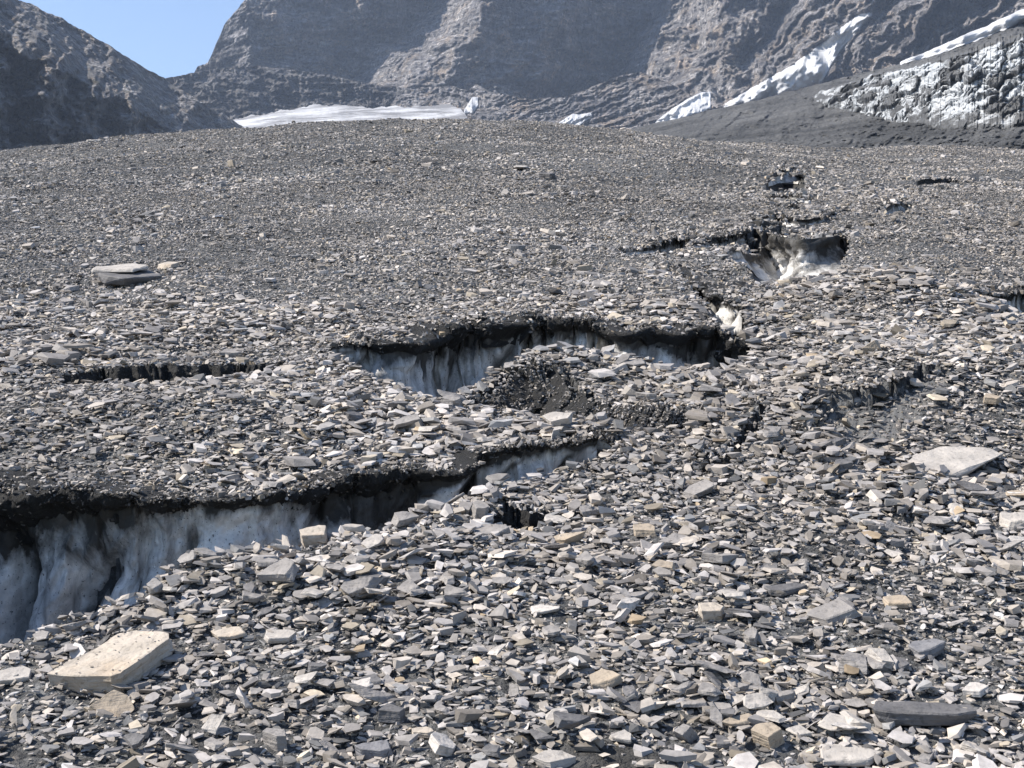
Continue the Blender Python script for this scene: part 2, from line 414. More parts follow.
    if kind == 'ice' and not c.get('rimless'):     # the wet dirt rim that overhangs the ice
        M2 = 22 if ymid < 9 else 12
        q = np.linspace(0, 1, M2)[None, :]
        frac = .34 + .22 * fbm(u * 1.1, 0 * u, 9.0, 4)
        if key == 'middle': frac = .29 + .12 * fbm(u * .9, 0 * u, 9.0, 4)
        if key == 'near': frac = frac * np.where(px[:, None] < 150, .72, .8)
        hg = frac.clip(.12, .75) * D
        ov = sc * (-.05 + .14 * np.sin(np.clip(q * 1.25, 0, 1) * math.pi) ** .8 - .07 * q)
        ov = ov + (.05 * fbm(S * 5, q * hg * 7, 3.0, 4, .6) + .022 * fbm(S * 26, q * hg * 26, 6.0, 3, .7)) * np.clip(sc, .3, 1)
        ov = ov * taper + (.0085 * y + .17 * dep)[:, None] * np.minimum(q / .14, 1) * taper
        Zr = z[:, None] + .004 - q ** 1.35 * hg + .02 * fbm(S * 9, q * 3, 7.0, 4, .65) * (q > .1)
        R = np.stack([P[:, :1] + N[:, :1] * ov, P[:, 1:] + N[:, 1:] * ov, Zr], -1)
        c['face'] = R[:, M2 // 4:].reshape(-1, 3); c['top'] = R[:, :max(3, int(M2 * .3))].reshape(-1, 3)
        r = mesh_obj('dirt_rim', R.reshape(-1, 3), grid_faces(nr, M2)[:, ::-1], M_DIRT, parent=e, smooth=True); r.matrix_parent_inverse = Matrix.Translation(-Vector(e.location))
    if kind in ('dirt', 'dusty'): c['face'] = V.reshape(-1, 3)
    return P, N, z, dep
def mat_dust():
    m = NT('dusty_ice_slope')
    c = m.mix(m.noise(4, 6, .7), (.06, .058, .056), (.20, .20, .20))
    return m.out(c, .9, m.bump(m.noise(40, 5, .7), .8, .02), .2)
M_DUST = mat_dust()
for key, c in CREV.items():
    c['rim'] = build_wall(key, c)

# ------------------------------------------------------------------ stones
def hull(points):
    bm = bmesh.new()
    for p in points: bm.verts.new(p)
    r = bmesh.ops.convex_hull(bm, input=bm.verts)
    bmesh.ops.delete(bm, geom=list({v for v in r['geom_interior'] + r['geom_unused'] if isinstance(v, bmesh.types.BMVert)}), context='VERTS')
    bm.verts.ensure_lookup_table(); bm.normal_update()
    return bm
def flake_points(n, thick, rnd):
    """irregular slab outline, unit length along x, with chamfered unequal faces"""
    w = rnd.uniform(.42, .85); pts = []; thick *= rnd.choice((.7, .8, 1.0, 1.0, 1.3))
    a0 = rnd.uniform(0, 6.28)
    tilt = rnd.uniform(-.35, .35); sx, sy = rnd.uniform(-.09, .09), rnd.uniform(-.09, .09)
    for i in range(n):
        a = a0 + (i + rnd.uniform(-.42, .42)) / n * 2 * math.pi
        r = .5 * rnd.uniform(.68, 1.12)
        x, y = math.cos(a) * r, math.sin(a) * r * w
        t = thick * .5
        k1, k2 = rnd.uniform(.62, 1.0), rnd.uniform(.7, 1.0)
        pts.append((x * k1 + sx, y * k1 + sy, t * rnd.uniform(.75, 1.1) + x * tilt * thick * 2))
        pts.append((x * k2 , y * k2, -t * rnd.uniform(.6, 1.15)))
    return pts
def library(k, n0, n1, t0, t1, seed):
    rnd = random.Random(seed); L = []
    for i in range(k):
        bm = hull(flake_points(rnd.randint(n0, n1), rnd.uniform(t0, t1), rnd))
        V = np.array([v.co[:] for v in bm.verts]); T = np.array([[v.index for v in f.verts] for f in bm.faces]) if False else None
        for j, v in enumerate(bm.verts): v.index = j
        T = np.array([[v.index for v in f.verts] for f in bm.faces])
        bm.free(); L.append((V, T))
    return L
LIB_HI = library(110, 4, 7, .07, .34, 1)
LIB_LO = library(60, 3, 5, .10, .36, 2)

def tints(n):
    g = np.clip(rng.lognormal(math.log(.265), .33, n), .07, .43)
    hue = np.tile(np.array([[1.085, 1.0, .94]]), (n, 1))
    u = rng.random(n)
    hue[u > .88] = (1.03, 1.0, .98)
    hue[u < .40] = (1.13, 1.0, .87)
    hue[u < .05] = (1.17, 1.0, .78)
    hue[u < .006] = (1.25, .97, .66)
    d = u > .9
    g[d] *= .6
    return np.concatenate([g[:, None] * hue, np.ones((n, 1))], 1)
def rot_mats(n, tilt, slope=.2):
    yaw = rng.uniform(0, 2 * math.pi, n)
    ta = np.abs(rng.normal(0, tilt, n)).clip(0, 1.3); td = rng.uniform(0, 2 * math.pi, n)
    cz, sz = np.cos(yaw), np.sin(yaw)
    Rz = np.zeros((n, 3, 3)); Rz[:, 0, 0] = cz; Rz[:, 0, 1] = -sz; Rz[:, 1, 0] = sz; Rz[:, 1, 1] = cz; Rz[:, 2, 2] = 1
    ax = np.stack([np.cos(td), np.sin(td), np.zeros(n)], 1)
    K = np.zeros((n, 3, 3)); K[:, 0, 2] = ax[:, 1]; K[:, 1, 2] = -ax[:, 0]; K[:, 2, 0] = -ax[:, 1]; K[:, 2, 1] = ax[:, 0]
    s, c = np.sin(ta)[:, None, None], np.cos(ta)[:, None, None]
    Rt = np.eye(3)[None] + s * K + (1 - c) * (K @ K)
    b = math.atan(slope); Rs = np.array([[1, 0, 0], [0, math.cos(b), -math.sin(b)], [0, math.sin(b), math.cos(b)]])
    return Rs[None] @ Rt @ Rz

STONES = []      # tuples of arrays: lib id, shape id, pos, rot, size(3), tint
def scatter(n, y0, y1, pmin, pmax, s0, s1, power, lib, tilt, lift, seat=.0, flat=1.0):
    # uniform over ground area: y density ~ y
    y = np.sqrt(rng.uniform(y0 ** 2, y1 ** 2, n)); px = rng.uniform(pmin, pmax, n)
    x = (px - CX) / F * y
    z, bare, inn = ground(px, y)
    # clumpiness: sorted patches of finer and coarser debris
    cl = fbm(x * .8, y * .8, 4.4, 3); wet = np.exp(.32 * fbm(x * .45, y * .3, 12.4, 3))
    u = rng.random(n)
    L = (s0 ** -power + u * (s1 ** -power - s0 ** -power)) ** (-1 / power)
    L *= np.exp(.5 * cl)
    row = base_row(px, y)
    keep = rng.random(n) > bare * .8
    # keep the bare faces clear: none in the deep shaded part of the crevasses
    keep &= ~((inn > .55))
    keep &= ~((inn > .05) & (rng.random(n) < .35))
    for k in ('pocket', 'bowl', 'pool', 'bank'):
        c = CREV[k]; f, nn, ok = crev_span(c, px)
        keep &= ~(ok & (row > f - 1) & (row < nn - 1) & (rng.random(n) < (.6 if k == 'pocket' else .93)))
    idx = np.nonzero(keep)[0]
    m = len(idx)
    W = L[idx, None] * np.stack([np.ones(m), rng.uniform(.75, 1.25, m), flat * rng.uniform(.7, 1.35, m)], 1)
    pos = np.stack([x[idx], y[idx], z[idx] + L[idx] * lift * rng.uniform(-.35, 1.0, m) + seat], 1)
    sid = rng.integers(0, len(lib), m)
    STONES.append([lib, sid, pos, rot_mats(m, tilt), W, tints(m) * np.stack([wet[idx]] * 3 + [np.ones(m)], 1), L[idx] * F / y[idx], px[idx], row[idx]])
# near field
scatter(165000, 2.2, 10.5, -240, 1264, .014, .045, 1.5, LIB_LO, .40, .30, 0, .75)
scatter(72000, 2.2, 10.5, -240, 1264, .036, .105, 2.2, LIB_HI, .30, .34, .006, .62)
scatter(2600, 2.6, 11, -240, 1264, .09, .17, 3.0, LIB_HI, .24, .25, .014, .62)
# middle
scatter(250000, 10, 22, -150, 1174, .026, .070, 2.2, LIB_LO, .30, .33, 0, .85)
scatter(4500, 10, 22, -150, 1174, .07, .19, 2.8, LIB_HI, .26, .26, 0, .85)
# far
scatter(290000, 21, 56, -110, 1134, .05, .11, 2.3, LIB_LO, .26, .34, 0, .7)
scatter(3500, 21, 54, -110, 1134, .11, .32, 3.0, LIB_LO, .2, .28, 0, .7)

# stones along the rims and stuck in the dirt faces
for key, c in CREV.items():
    P, N, z, dep = c['rim']; ym = float(np.mean(c['ty'])); near = max(ym / 7, .8)
    length = np.linalg.norm(np.diff(P, axis=0), axis=1).sum()
    m = int(length / (.012 * near)); i = rng.integers(0, len(P), m)
    L = rng.uniform(.014, .05, m) * near
    o = rng.uniform(-.10 * near, 1.0, m); o = np.where(o > 0, o * (.0085 * ym + .17 * dep[i]) * .95, o)
    pos = np.stack([P[i, 0] + N[i, 0] * o, P[i, 1] + N[i, 1] * o, z[i] + .012 * near - np.maximum(o, 0) * .25], 1)
    STONES.append([LIB_LO, rng.integers(0, len(LIB_LO), m), pos, rot_mats(m, .5), L[:, None] * np.ones((m, 3)), tints(m), np.zeros(m), np.zeros(m), np.zeros(m)])
    if 'top' in c:
        A = c['top']; m = int(length * .2 / (.00045 * near ** 2)) + 5
        i = rng.integers(0, len(A), m); L = (.014 ** -1.5 + rng.random(m) * (.06 ** -1.5 - .014 ** -1.5)) ** (-1 / 1.5) * near
        pos = A[i] + np.stack([rng.normal(0, .012, m), rng.normal(0, .012, m), L * rng.uniform(-.1, .3, m)], 1)
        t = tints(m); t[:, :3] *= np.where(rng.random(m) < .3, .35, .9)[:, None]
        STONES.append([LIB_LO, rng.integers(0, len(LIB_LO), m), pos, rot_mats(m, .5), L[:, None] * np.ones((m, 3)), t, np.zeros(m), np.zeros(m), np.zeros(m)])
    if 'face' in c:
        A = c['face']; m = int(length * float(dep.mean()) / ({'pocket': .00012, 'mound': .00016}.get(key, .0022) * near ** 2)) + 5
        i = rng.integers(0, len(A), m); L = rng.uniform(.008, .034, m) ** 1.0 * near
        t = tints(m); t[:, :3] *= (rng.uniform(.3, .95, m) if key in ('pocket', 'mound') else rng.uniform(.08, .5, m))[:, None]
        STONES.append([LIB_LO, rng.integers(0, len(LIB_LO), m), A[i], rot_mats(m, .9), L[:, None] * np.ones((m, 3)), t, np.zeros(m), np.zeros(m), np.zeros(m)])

# ---- hero stones: read one by one off the slope
def stone_mesh(name, pts, rough, seed, bev=.05, cuts=3, size=1.0):
    bm = hull(pts)
    bmesh.ops.dissolve_limit(bm, angle_limit=.12, verts=bm.verts, edges=bm.edges)
    bmesh.ops.bevel(bm, geom=list(bm.edges), offset=bev * size, segments=1, affect='EDGES', clamp_overlap=True)
    bmesh.ops.triangulate(bm, faces=bm.faces)
    for _ in range(cuts):
        lim = size * .07
        es = [e for e in bm.edges if e.calc_length() > lim]
        if not es: break
        bmesh.ops.subdivide_edges(bm, edges=es, cuts=1)
        bmesh.ops.triangulate(bm, faces=bm.faces)
    o = Vector((seed * 3.7, seed * 1.3, 0))
    bm.normal_update()
    for v in bm.verts:
        p = v.co / size
        d = mnoise.fractal(p * 3.0 + o, 1.0, 2.0, 4) * rough
        lay = mnoise.noise(Vector((p.x * 2, p.y * 2, p.z * 26)) + o) * rough * .7 * (1 - abs(v.normal.z))
        v.co += v.normal * (d + lay) * size
    me = bpy.data.meshes.new(name); bm.to_mesh(me); bm.free()
    return me
MS = {
    'cream': mat_stone('cream_limestone', (.33, .31, .27), (.45, .425, .385), .15, .4),
    'pale': mat_stone('pale_slate', (.29, .288, .28), (.42, .415, .40), .3),
    'grey': mat_stone('grey_slate', (.18, .18, .182), (.27, .27, .27), .4),
    'dark': mat_stone('dark_slate', (.085, .088, .095), (.15, .155, .165), .5),
    'tan': mat_stone('tan_stone', (.27, .24, .195), (.37, .335, .28), .3, .3),
    'blue': mat_stone('blue_grey_slate', (.145, .155, .175), (.22, .23, .25), .6),
    'white': mat_stone('whitish_slate', (.38, .38, .375), (.52, .515, .50), .35),
}
HEROES = []
def hero(px, row, w, len_px, th_px, col, name, cat, label, yaw=0, pitch=0, roll=0, sides=6, seed=1, wid=None, sink=.3, outline=None, rough=.012):
    """w, len, th: extent across, along the slope (as seen) and thickness in pixels at its distance"""
    y = float(y_of(px, row)); sc = y / F
    sl = max((row - 128) / F + .02, .06)             # sine-ish of grazing view angle
    th_px *= 1.0 if outline else .74; sink += 0 if outline or row < 300 else .1
    W = w * sc; Lg = min(len_px * sc / (sl + .03), W * 1.9); T = th_px * sc
    rnd = random.Random(seed * 77 + int(px))
    pts = []
    ol = outline
    if ol is None:
        a0 = rnd.uniform(0, 6.28)
        ol = []
        for i in range(sides):
            a = a0 + (i + rnd.uniform(-.42, .42)) / sides * 2 * math.pi
            r = rnd.uniform(.78, 1.15)
            ol.append((math.copysign(abs(math.cos(a)) ** .75, math.cos(a)) * r * .5, math.copysign(abs(math.sin(a)) ** .75, math.sin(a)) * r * .5))
    hx, hy = (0, 0) if outline else (rnd.uniform(-.07, .07), rnd.uniform(-.07, .07))
    for (a, b) in ol:
        k = rnd.uniform(.8, 1.04); q = 1 if outline else rnd.uniform(.75, 1.0)
        pts.append(((a * q + hx) * W, (b * q + hy) * Lg, T * (1 + (0 if outline else rnd.uniform(-.12, .12))) * .5 * rnd.uniform(.96, 1.04)))
        pts.append((a * W * k, b * Lg * k, -T * .5 * rnd.uniform(.85, 1.1)))
    me = stone_mesh(name, pts, rough * 1.4, seed, .016, 5, max(W, Lg * .6))
    me.materials.append(MS[col])
    o = bpy.data.objects.new(name, me); COL.objects.link(o)
    z, _, _ = ground(px, y)
    o.location = ((px - CX) / F * y, y, float(z) + T * (.5 - sink) + .012)
    o.rotation_euler = (math.radians(pitch) + .2, math.radians(roll), math.radians(yaw))
    tag(o, label, cat); HEROES.append((px, row, w, len_px + th_px)); return o
SL = 'flat_stone'; BO = 'boulder'; BL = 'block_stone'; FL = 'slate_flake'
hero(114, 668, 96, 44, 22, 'cream', SL, 'slab', 'thick cream slab tilted on the rubble, largest stone below the nearest crevasse', yaw=-6, pitch=3, roll=-2, seed=1, sink=.25, outline=[(-.50, -.46), (-.3, -.5), (.2, -.53), (.27, -.47), (.4, .0), (.5, .30), (.46, .42), (.2, .47), (.06, .52), (-.1, .44), (-.32, -.08)], rough=.022)
hero(313, 551, 34, 15, 19, 'cream', BL, 'block', 'blocky cream stone standing on the lip of the nearest crevasse', yaw=12, seed=3, sides=5, sink=.15)
hero(232, 636, 46, 15, 6, 'cream', SL, 'slab', 'flat beige slab between the thick cream slab and the crevasse lip, duller of a pair', yaw=8, seed=4, roll=-4)
hero(278, 639, 41, 13, 8, 'pale', SL, 'slab', 'bright pale slab lying beside the flat beige slab', yaw=-5, seed=5, roll=3)
hero(14, 676, 46, 18, 9, 'pale', SL, 'slab', 'pale speckled slab cut by the left edge of the photo', yaw=15, seed=6)
hero(922, 727, 106, 14, 15, 'dark', SL, 'slab', 'long dark slate bar at the lower right, biggest dark stone of the foreground', yaw=-3, roll=2, seed=7, sink=0, outline=[(-.5, -.3), (-.35, -.5), (.3, -.5), (.5, -.2), (.47, .4), (.1, .5), (-.42, .4)])
hero(946, 476, 136, 27, 7, 'pale', SL, 'slab', 'broad flat grey slab overhanging a shadow on the right slope', yaw=8, roll=-3, pitch=3, seed=8, sink=-.9, outline=[(-.5, -.42), (-.1, -.5), (.2, -.2), (.5, .1), (.46, .32), (.1, .5), (-.2, .25), (-.44, -.12)])
hero(832, 627, 60, 18, 12, 'grey', SL, 'slab', 'narrow grey slab tilted up to the right above the long dark bar', yaw=28, roll=-16, seed=9, sink=.0)
hero(848, 757, 66, 24, 9, 'pale', SL, 'slab', 'pale flat slab cut by the bottom edge left of the long dark bar', yaw=-8, seed=10)
hero(770, 745, 36, 14, 24, 'tan', BL, 'block', 'tan block standing left of the pale slab at the bottom edge', yaw=30, seed=11, sides=5, sink=.2, roll=-14)
bld = hero(124, 284, 66, 14, 13, 'dark', BO, 'boulder', 'large dark boulder with a light top, alone on the left debris plain', yaw=3, seed=12, sides=7, sink=.3, roll=4)
cap = hero(121, 284, 60, 9, 5, 'pale', SL, 'slab', 'light slab lying on top of the large dark boulder', yaw=-4, seed=13, sink=-.4)
bpy.context.view_layer.update(); cap.location.z = max((bld.matrix_world @ v.co).z for v in bld.data.vertices) - .032; cap.location.y += .03
hero(168, 269, 22, 5, 7, 'cream', BL, 'block', 'small cream block just right of the large dark boulder', seed=14)
hero(545, 178, 19, 4, 8, 'dark', BO, 'boulder', 'small black boulder on the high debris plain below the crest', seed=15)
hero(521, 168, 20, 4, 3, 'pale', SL, 'slab', 'light thin slab just above the small black boulder', seed=16)
hero(478, 528, 19, 9, 26, 'grey', BL, 'block', 'upright grey block beside the small black hollow', yaw=15, seed=17, sides=5, sink=.15, roll=5)
hero(487, 544, 50, 13, 9, 'grey', SL, 'slab', 'flat grey slab lying below the upright grey block', yaw=5, seed=18, roll=-6)
hero(645, 538, 27, 9, 10, 'tan', BO, 'boulder', 'rounded tan stone alone in the middle of the rubble slope', seed=19, sides=8, sink=.2)
hero(393, 720, 29, 11, 18, 'dark', BL, 'block', 'dark square block near the bottom, left of the striped stone', yaw=4, seed=20, sides=4, sink=.2)
hero(275, 745, 32, 12, 22, 'grey', BL, 'block', 'grey square block near the bottom right of the dark dirt patch', yaw=-20, seed=21, sides=5, sink=.2)
hero(374, 751, 44, 15, 16, 'blue', BL, 'block', 'smooth blue grey block just below the dark square block', yaw=6, seed=22, sink=.25)
hero(442, 752, 27, 20, 14, 'white', BL, 'block', 'whitish stone with dark stripes standing at the bottom edge', yaw=40, roll=18, pitch=12, seed=23, sink=.1)
hero(556, 764, 46, 16, 14, 'pale', BL, 'block', 'pale stone cut by the bottom edge beside the bare dark dirt', yaw=20, seed=24)
hero(620, 743, 28, 16, 6, 'pale', FL, 'flake', 'pale flake lying on the bare dark dirt at the bottom', yaw=10, seed=25, sides=5)
hero(686, 738, 26, 12, 18, 'grey', FL, 'flake', 'pointed grey flake standing on edge right of the bare dark dirt', yaw=50, roll=45, seed=26, sides=4)
hero(712, 622, 36, 11, 16, 'cream', BL, 'block', 'cream block with a dark side in the middle of the right foreground', yaw=24, seed=27, sides=5, sink=.2)
hero(786, 600, 52, 9, 9, 'dark', SL, 'slab', 'dark flat slab above the cream block with a dark side', yaw=2, seed=28, roll=-3)
hero(697, 492, 38, 9, 9, 'grey', SL, 'slab', 'grey slab tilted sharply up below the slanting dirt face', yaw=18, roll=-20, seed=29, sink=-.1)
hero(697, 430, 22, 7, 7, 'pale', BL, 'block', 'pale block at the right end of the mound face', yaw=10, seed=30)
hero(545, 614, 34, 10, 5, 'white', FL, 'flake', 'whitish flat flake in the centre of the foreground rubble', yaw=-14, seed=31)
hero(604, 687, 34, 14, 10, 'tan', FL, 'flake', 'tan flake leaning on grey rubble above the bare dark dirt', yaw=25, roll=-14, seed=32)
hero(94, 142, 19, 2, 3, 'pale', SL, 'slab', 'pale flat slab on the crest skyline in front of the left mountain', seed=33, sink=-.2)
hero(60, 148, 9, 2, 4, 'dark', BO, 'boulder', 'small dark boulder on the crest skyline left of the pale slab', seed=34)
hero(234, 351, 30, 6, 6, 'grey', SL, 'slab', 'grey slab above the low dark earth scarp', yaw=5, seed=35)
hero(895, 612, 34, 12, 8, 'tan', FL, 'flake', 'tan flake right of the narrow tilted grey slab', yaw=-20, seed=36)
hero(990, 436, 26, 7, 9, 'tan', BL, 'block', 'tan block above the broad flat grey slab', yaw=12, seed=37)
hero(1012, 528, 40, 12, 16, 'pale', BL, 'block', 'pale block cut by the right edge below the broad flat slab', yaw=-12, seed=38)
hero(893, 540, 24, 10, 14, 'blue', FL, 'flake', 'pointed blue grey flake below the broad flat grey slab', yaw=30, roll=30, seed=39, sides=5)
hero(925, 655, 46, 14, 14, 'blue', BL, 'block', 'blue grey block above the long dark bar', yaw=18, seed=40, roll=-8)
hero(628, 605, 56, 8, 6, 'grey', SL, 'slab', 'thin grey splinter of slate lying across the central foreground', yaw=16, roll=-5, seed=41)
hero(975, 700, 30, 12, 9, 'white', FL, 'flake', 'whitish flake just above the right end of the long dark bar', seed=42)
hero(425, 735, 26, 10, 8, 'cream', FL, 'flake', 'cream flake between dark square block and striped stone', seed=43)
hero(382, 143, 12, 2, 4, 'dark', BO, 'boulder', 'dark stone near the middle of the crest skyline', seed=44)

# grit lying on the thick cream slab
slab = bpy.data.objects['flat_stone']
sv = np.array([(slab.matrix_basis @ v.co)[:] for v in slab.data.vertices]); sn = np.array([v.normal[2] for v in slab.data.vertices])
tops = sv[sn > .8]; w = (tops[:, 0] < np.median(tops[:, 0])) & (tops[:, 1] > np.percentile(tops[:, 1], 45))
tops = np.concatenate([tops[w], tops[w], tops])[:]
i = rng.integers(0, len(tops), 38); L = rng.uniform(.005, .015, 38)
STONES.append([LIB_LO, rng.integers(0, len(LIB_LO), 38), tops[i] + np.array([0, 0, .002]), rot_mats(38, .15), L[:, None] * np.ones((38, 3)), tints(38), np.zeros(38), np.zeros(38), np.zeros(38)])

# ---- the largest of the scattered stones become objects of their own, the rest one gravel mesh
def zone(px, row):
    if row > 690: return 'along the bottom edge' if px > 300 else 'in the dark dirt below the thick cream slab'
    if row > 560: return 'on the bank below the nearest crevasse' if px < 430 else ('in the central foreground rubble' if px < 740 else 'in the right foreground rubble')
    if row > 400:
        return 'on the debris above the nearest crevasse' if px < 450 else ('on the slope below the rubble mound' if px < 720 else 'around the broad flat slab')
    if px < 620: return 'on the wide debris plain above the crevasses'
    return 'on the slope around the dirty ice bowl'
cand = []
for si, S in enumerate(STONES):
    app, px, row = S[6], S[7], S[8]
    ok = (px > 4) & (px < 1020) & (row < 764) & (app > 8)
    for hx, hr, w, l in HEROES:                   # nothing on top of the stones placed by hand
        hit = (np.abs(px - hx) < w * .5 + app * .3) & (row - hr < l * .55 + 4) & (row - hr > -l * .45) & (app > 0)
        if w > 25:
            S[6] = np.where(hit & (app > w * .4), -1, S[6])
        ok &= ~(hit)
    score = app * S[4][:, 1] / np.maximum(S[4][:, 0], 1e-6)
    for i in np.nonzero(ok)[0]: cand.append((score[i], si, i))
cand.sort(key=lambda t: -t[0])
N_IND = 300 - len(HEROES)
solo = cand[:N_IND]
M_SOLO = {}
def solo_mat(c):
    g = sum(c[:3]) / 3
    warm = c[0] / c[2]
    k = ('tan' if warm > 1.3 else 'dark' if g < .17 else 'grey' if g < .29 else 'pale' if g < .42 else 'white')
    return k
word = {'tan': 'tan', 'dark': 'dark grey', 'grey': 'mid grey', 'pale': 'light grey', 'white': 'whitish'}
removed = {}
def extent_ok(si, i): return True
for _, si, i in solo:
    lib, sid, pos, R, W, T, app, px, row = STONES[si]
    V, Tr = lib[sid[i]]
    loc = pos[i]
    Vw = (V * W[i]) @ R[i].T
    k = solo_mat(T[i])
    ratio = (np.ptp(V[:, 2])) / 1.0
    shape = 'thin' if ratio < .26 else ('chunky' if ratio > .42 else 'flat')
    nm = {'thin': 'slate_flake', 'flat': 'flat_stone', 'chunky': 'block_stone'}[shape]
    pts = [tuple(v) for v in Vw]
    me = stone_mesh(nm, pts, .020, i % 97, .008, 4, float(W[i, 0]))
    me.materials.append(MS[k])
    o = bpy.data.objects.new(nm, me); COL.objects.link(o); o.location = loc
    noun = {'thin': 'flake', 'flat': 'slab', 'chunky': 'block'}[shape]
    zn = zone(px[i], row[i])
    tag(o, f'{word[k]} {shape} slate {noun} loose {zn}', noun, f'{word[k]} {shape} {noun}s {zn}')
    removed.setdefault(si, set()).add(int(i))
Vs, Ts, Cs, off = [], [], [], 0
for si, (lib, sid, pos, R, W, T, app, px, row) in enumerate(STONES):
    keep = app >= 0
    if si in removed: keep[list(removed[si])] = False
    for k, (V, Tr) in enumerate(lib):
        sel = np.nonzero((sid == k) & keep)[0]
        if not len(sel): continue
        A = np.einsum('nij,nvj->nvi', R[sel], V[None] * W[sel][:, None, :]) + pos[sel][:, None, :]
        Vs.append(A.reshape(-1, 3).astype(np.float32))
        Ts.append((Tr[None] + (np.arange(len(sel)) * len(V))[:, None, None] + off).reshape(-1, 3).astype(np.int32))
        Cs.append(np.repeat(T[sel], len(V), axis=0).astype(np.float32))
        off += len(sel) * len(V)
gv = mesh_obj('gravel', np.concatenate(Vs), np.concatenate(Ts), M_GRAVEL, attrs={'tint': np.concatenate(Cs)})
tag(gv, 'grey slate rubble covering the whole glacier surface', 'rubble', kind='stuff')
del Vs, Ts, Cs

# ------------------------------------------------------------------ mountains, moraine, snow, icefall
def massif(name, px0, px1, nx, top, bot, nv, depth, mat, kind='structure', label=None, cat=None, rag=1.5, back=.5, attr=None):
    """surface between two profiles, depth(px,row) gives its distance; the top rolls over to a back slope"""
    px = np.linspace(px0, px1, nx)
    tr = np.interp(px, [p[0] for p in top], [p[1] for p in top]) + rag * fbm(px / 14, px * 0, 3.3, 5, .6)
    br = np.interp(px, [p[0] for p in bot], [p[1] for p in bot])
    v = np.linspace(0, 1, nv)[:, None]
    ROW = br[None] * (1 - v) + tr[None] * v
    PXX = np.broadcast_to(px[None], ROW.shape)
    D = depth(PXX, ROW, v)
    P = ray(PXX, ROW, D)
    bk = []
    for q in range(1, 7):                          # back slope
        e = P[-1].copy(); w = np.median(D[-1]) * .05 * q
        e[:, 1] += w; e[:, 0] *= 1 + w / P[-1][:, 1] * .3; e[:, 2] -= w * back * (1 + .15 * q); bk.append(e)
    P = np.concatenate([P, np.stack(bk)], 0)
    at = {'h': np.concatenate([attr(PXX, ROW, v), np.zeros((6, nx))], 0).ravel()} if attr else None
    o = mesh_obj(name, P.reshape(-1, 3), grid_faces(*P.shape[:2]), mat, smooth=True, attrs=at)
    if kind: tag(o, kind=kind)
    if label: tag(o, label, cat)
    return o
ROCK = mat_rock('cliff_rock', (.21, .20, .207), (.36, .342, .338), (.38, .305, .24), 20, (0, .5, 0), 1.0)
ROCK_DARK = mat_rock('shoulder_rock', (.125, .12, .125), (.20, .195, .195), (.17, .15, .13), 16, (0, .15, 0), 1.0)
ROCK_LEFT = mat_rock('slope_rock', (.24, .232, .24), (.36, .345, .335), (.31, .25, .20), 15, (0, -.5, 0), 1.0, .8)
# back cliff
cl_x = [150, 195, 250, 380, 470, 540, 620, 660, 720, 790, 850, 930, 1024, 1250, 1500]
cl_d = [1340, 1300, 1245, 1345, 1235, 1275, 1390, 1305, 1205, 1150, 1105, 1055, 1000, 880, 760]
def d_cliff(px, row, v=None, rough=1.0):
    sh = np.interp(row, [-220, -60, 0, 45, 75, 95, 130], [720, 668, 652, 627, 612, 570, 540]) - 620
    w1 = fbm(px / 70, row / 60, 9.0, 4); w2 = fbm(px / 45 + 9, row / 45, 3.0, 4)
    pe = px - sh * np.exp(-((px - 620) / 110.0) ** 2) + 14 * w1
    pe = pe + (380 - (450 - 1.54 * row)).clip(-90, 90) * np.exp(-((px - 395) / 60.0) ** 2)
    d = np.interp(pe, cl_x, cl_d)
    d = d * (1 + (130 - row) / 130 * .05)
    right = sstep(600, 700, px)
    a = px + .45 * row + 22 * w1
    big = ridged(a / 105, row / 300, 1.2, 2) * 30
    rib = ridged((a + .3 * row + 10 * w2) / 34, (row - .5 * px) / 90, 2.7, 5, .55) * 12
    led = ridged((px + 30 * w2) / 150 + 3, (row + .12 * px + 9 * w1) / 26, 4.1, 5, .6) * 6
    blk = np.floor(4 * pn((px + 9 * w2) / 22, (row + 9 * w1) / 30, 8.0)) * 4
    sm = ridged((px + .4 * row + 4 * w2) / 8, (row - .4 * px + 5 * w1) / 46, 6.0, 4, .6) * 3.4 * (.35 + .65 * right) + ridged((px - .9 * row + 6 * w1) / 70, (row + .5 * px) / 7, 3.6, 4, .6) * 2.4 + fbm(px / 4, row / 5, 6.0, 4, .7) * 2.2
    return d - rough * (big * (.25 + .75 * right) + rib * (.45 + 1.2 * right) + led * (1.0 - .5 * right) + blk + sm)
massif('mountain', 192, 1480, 980, [(192, 76), (197, 66), (208, 62), (216, 44), (224, 26), (236, 12), (250, -6), (330, -60), (500, -120), (900, -170), (1480, -220)],
       [(192, 150), (470, 150), (620, 160), (800, 170), (1480, 200)], 330, d_cliff, ROCK, rag=2.2)
# dark shoulder in front of the cliff foot
def d_shoulder(px, row, v):
    w1 = fbm(px / 40, row / 30, 5.0, 4)
    d = 1110 + (130 - row) * 1.4 + (px - 300) * .3
    return d - (ridged((px - .6 * row + 14 * w1) / 48, row / 40, 3.0, 5, .6) * 15 + ridged(px / 90, (row + .1 * px + 6 * w1) / 13, 7.0, 4) * 6 + ridged(px / 7, row / 7, 1.0, 4, .65) * 3.5)
massif('hill', 120, 480, 420, [(120, 92), (172, 77), (205, 70), (262, 66), (300, 70), (332, 76), (372, 84), (420, 90), (480, 98)],
       [(120, 150), (480, 140)], 110, d_shoulder, ROCK_DARK, rag=1.0)
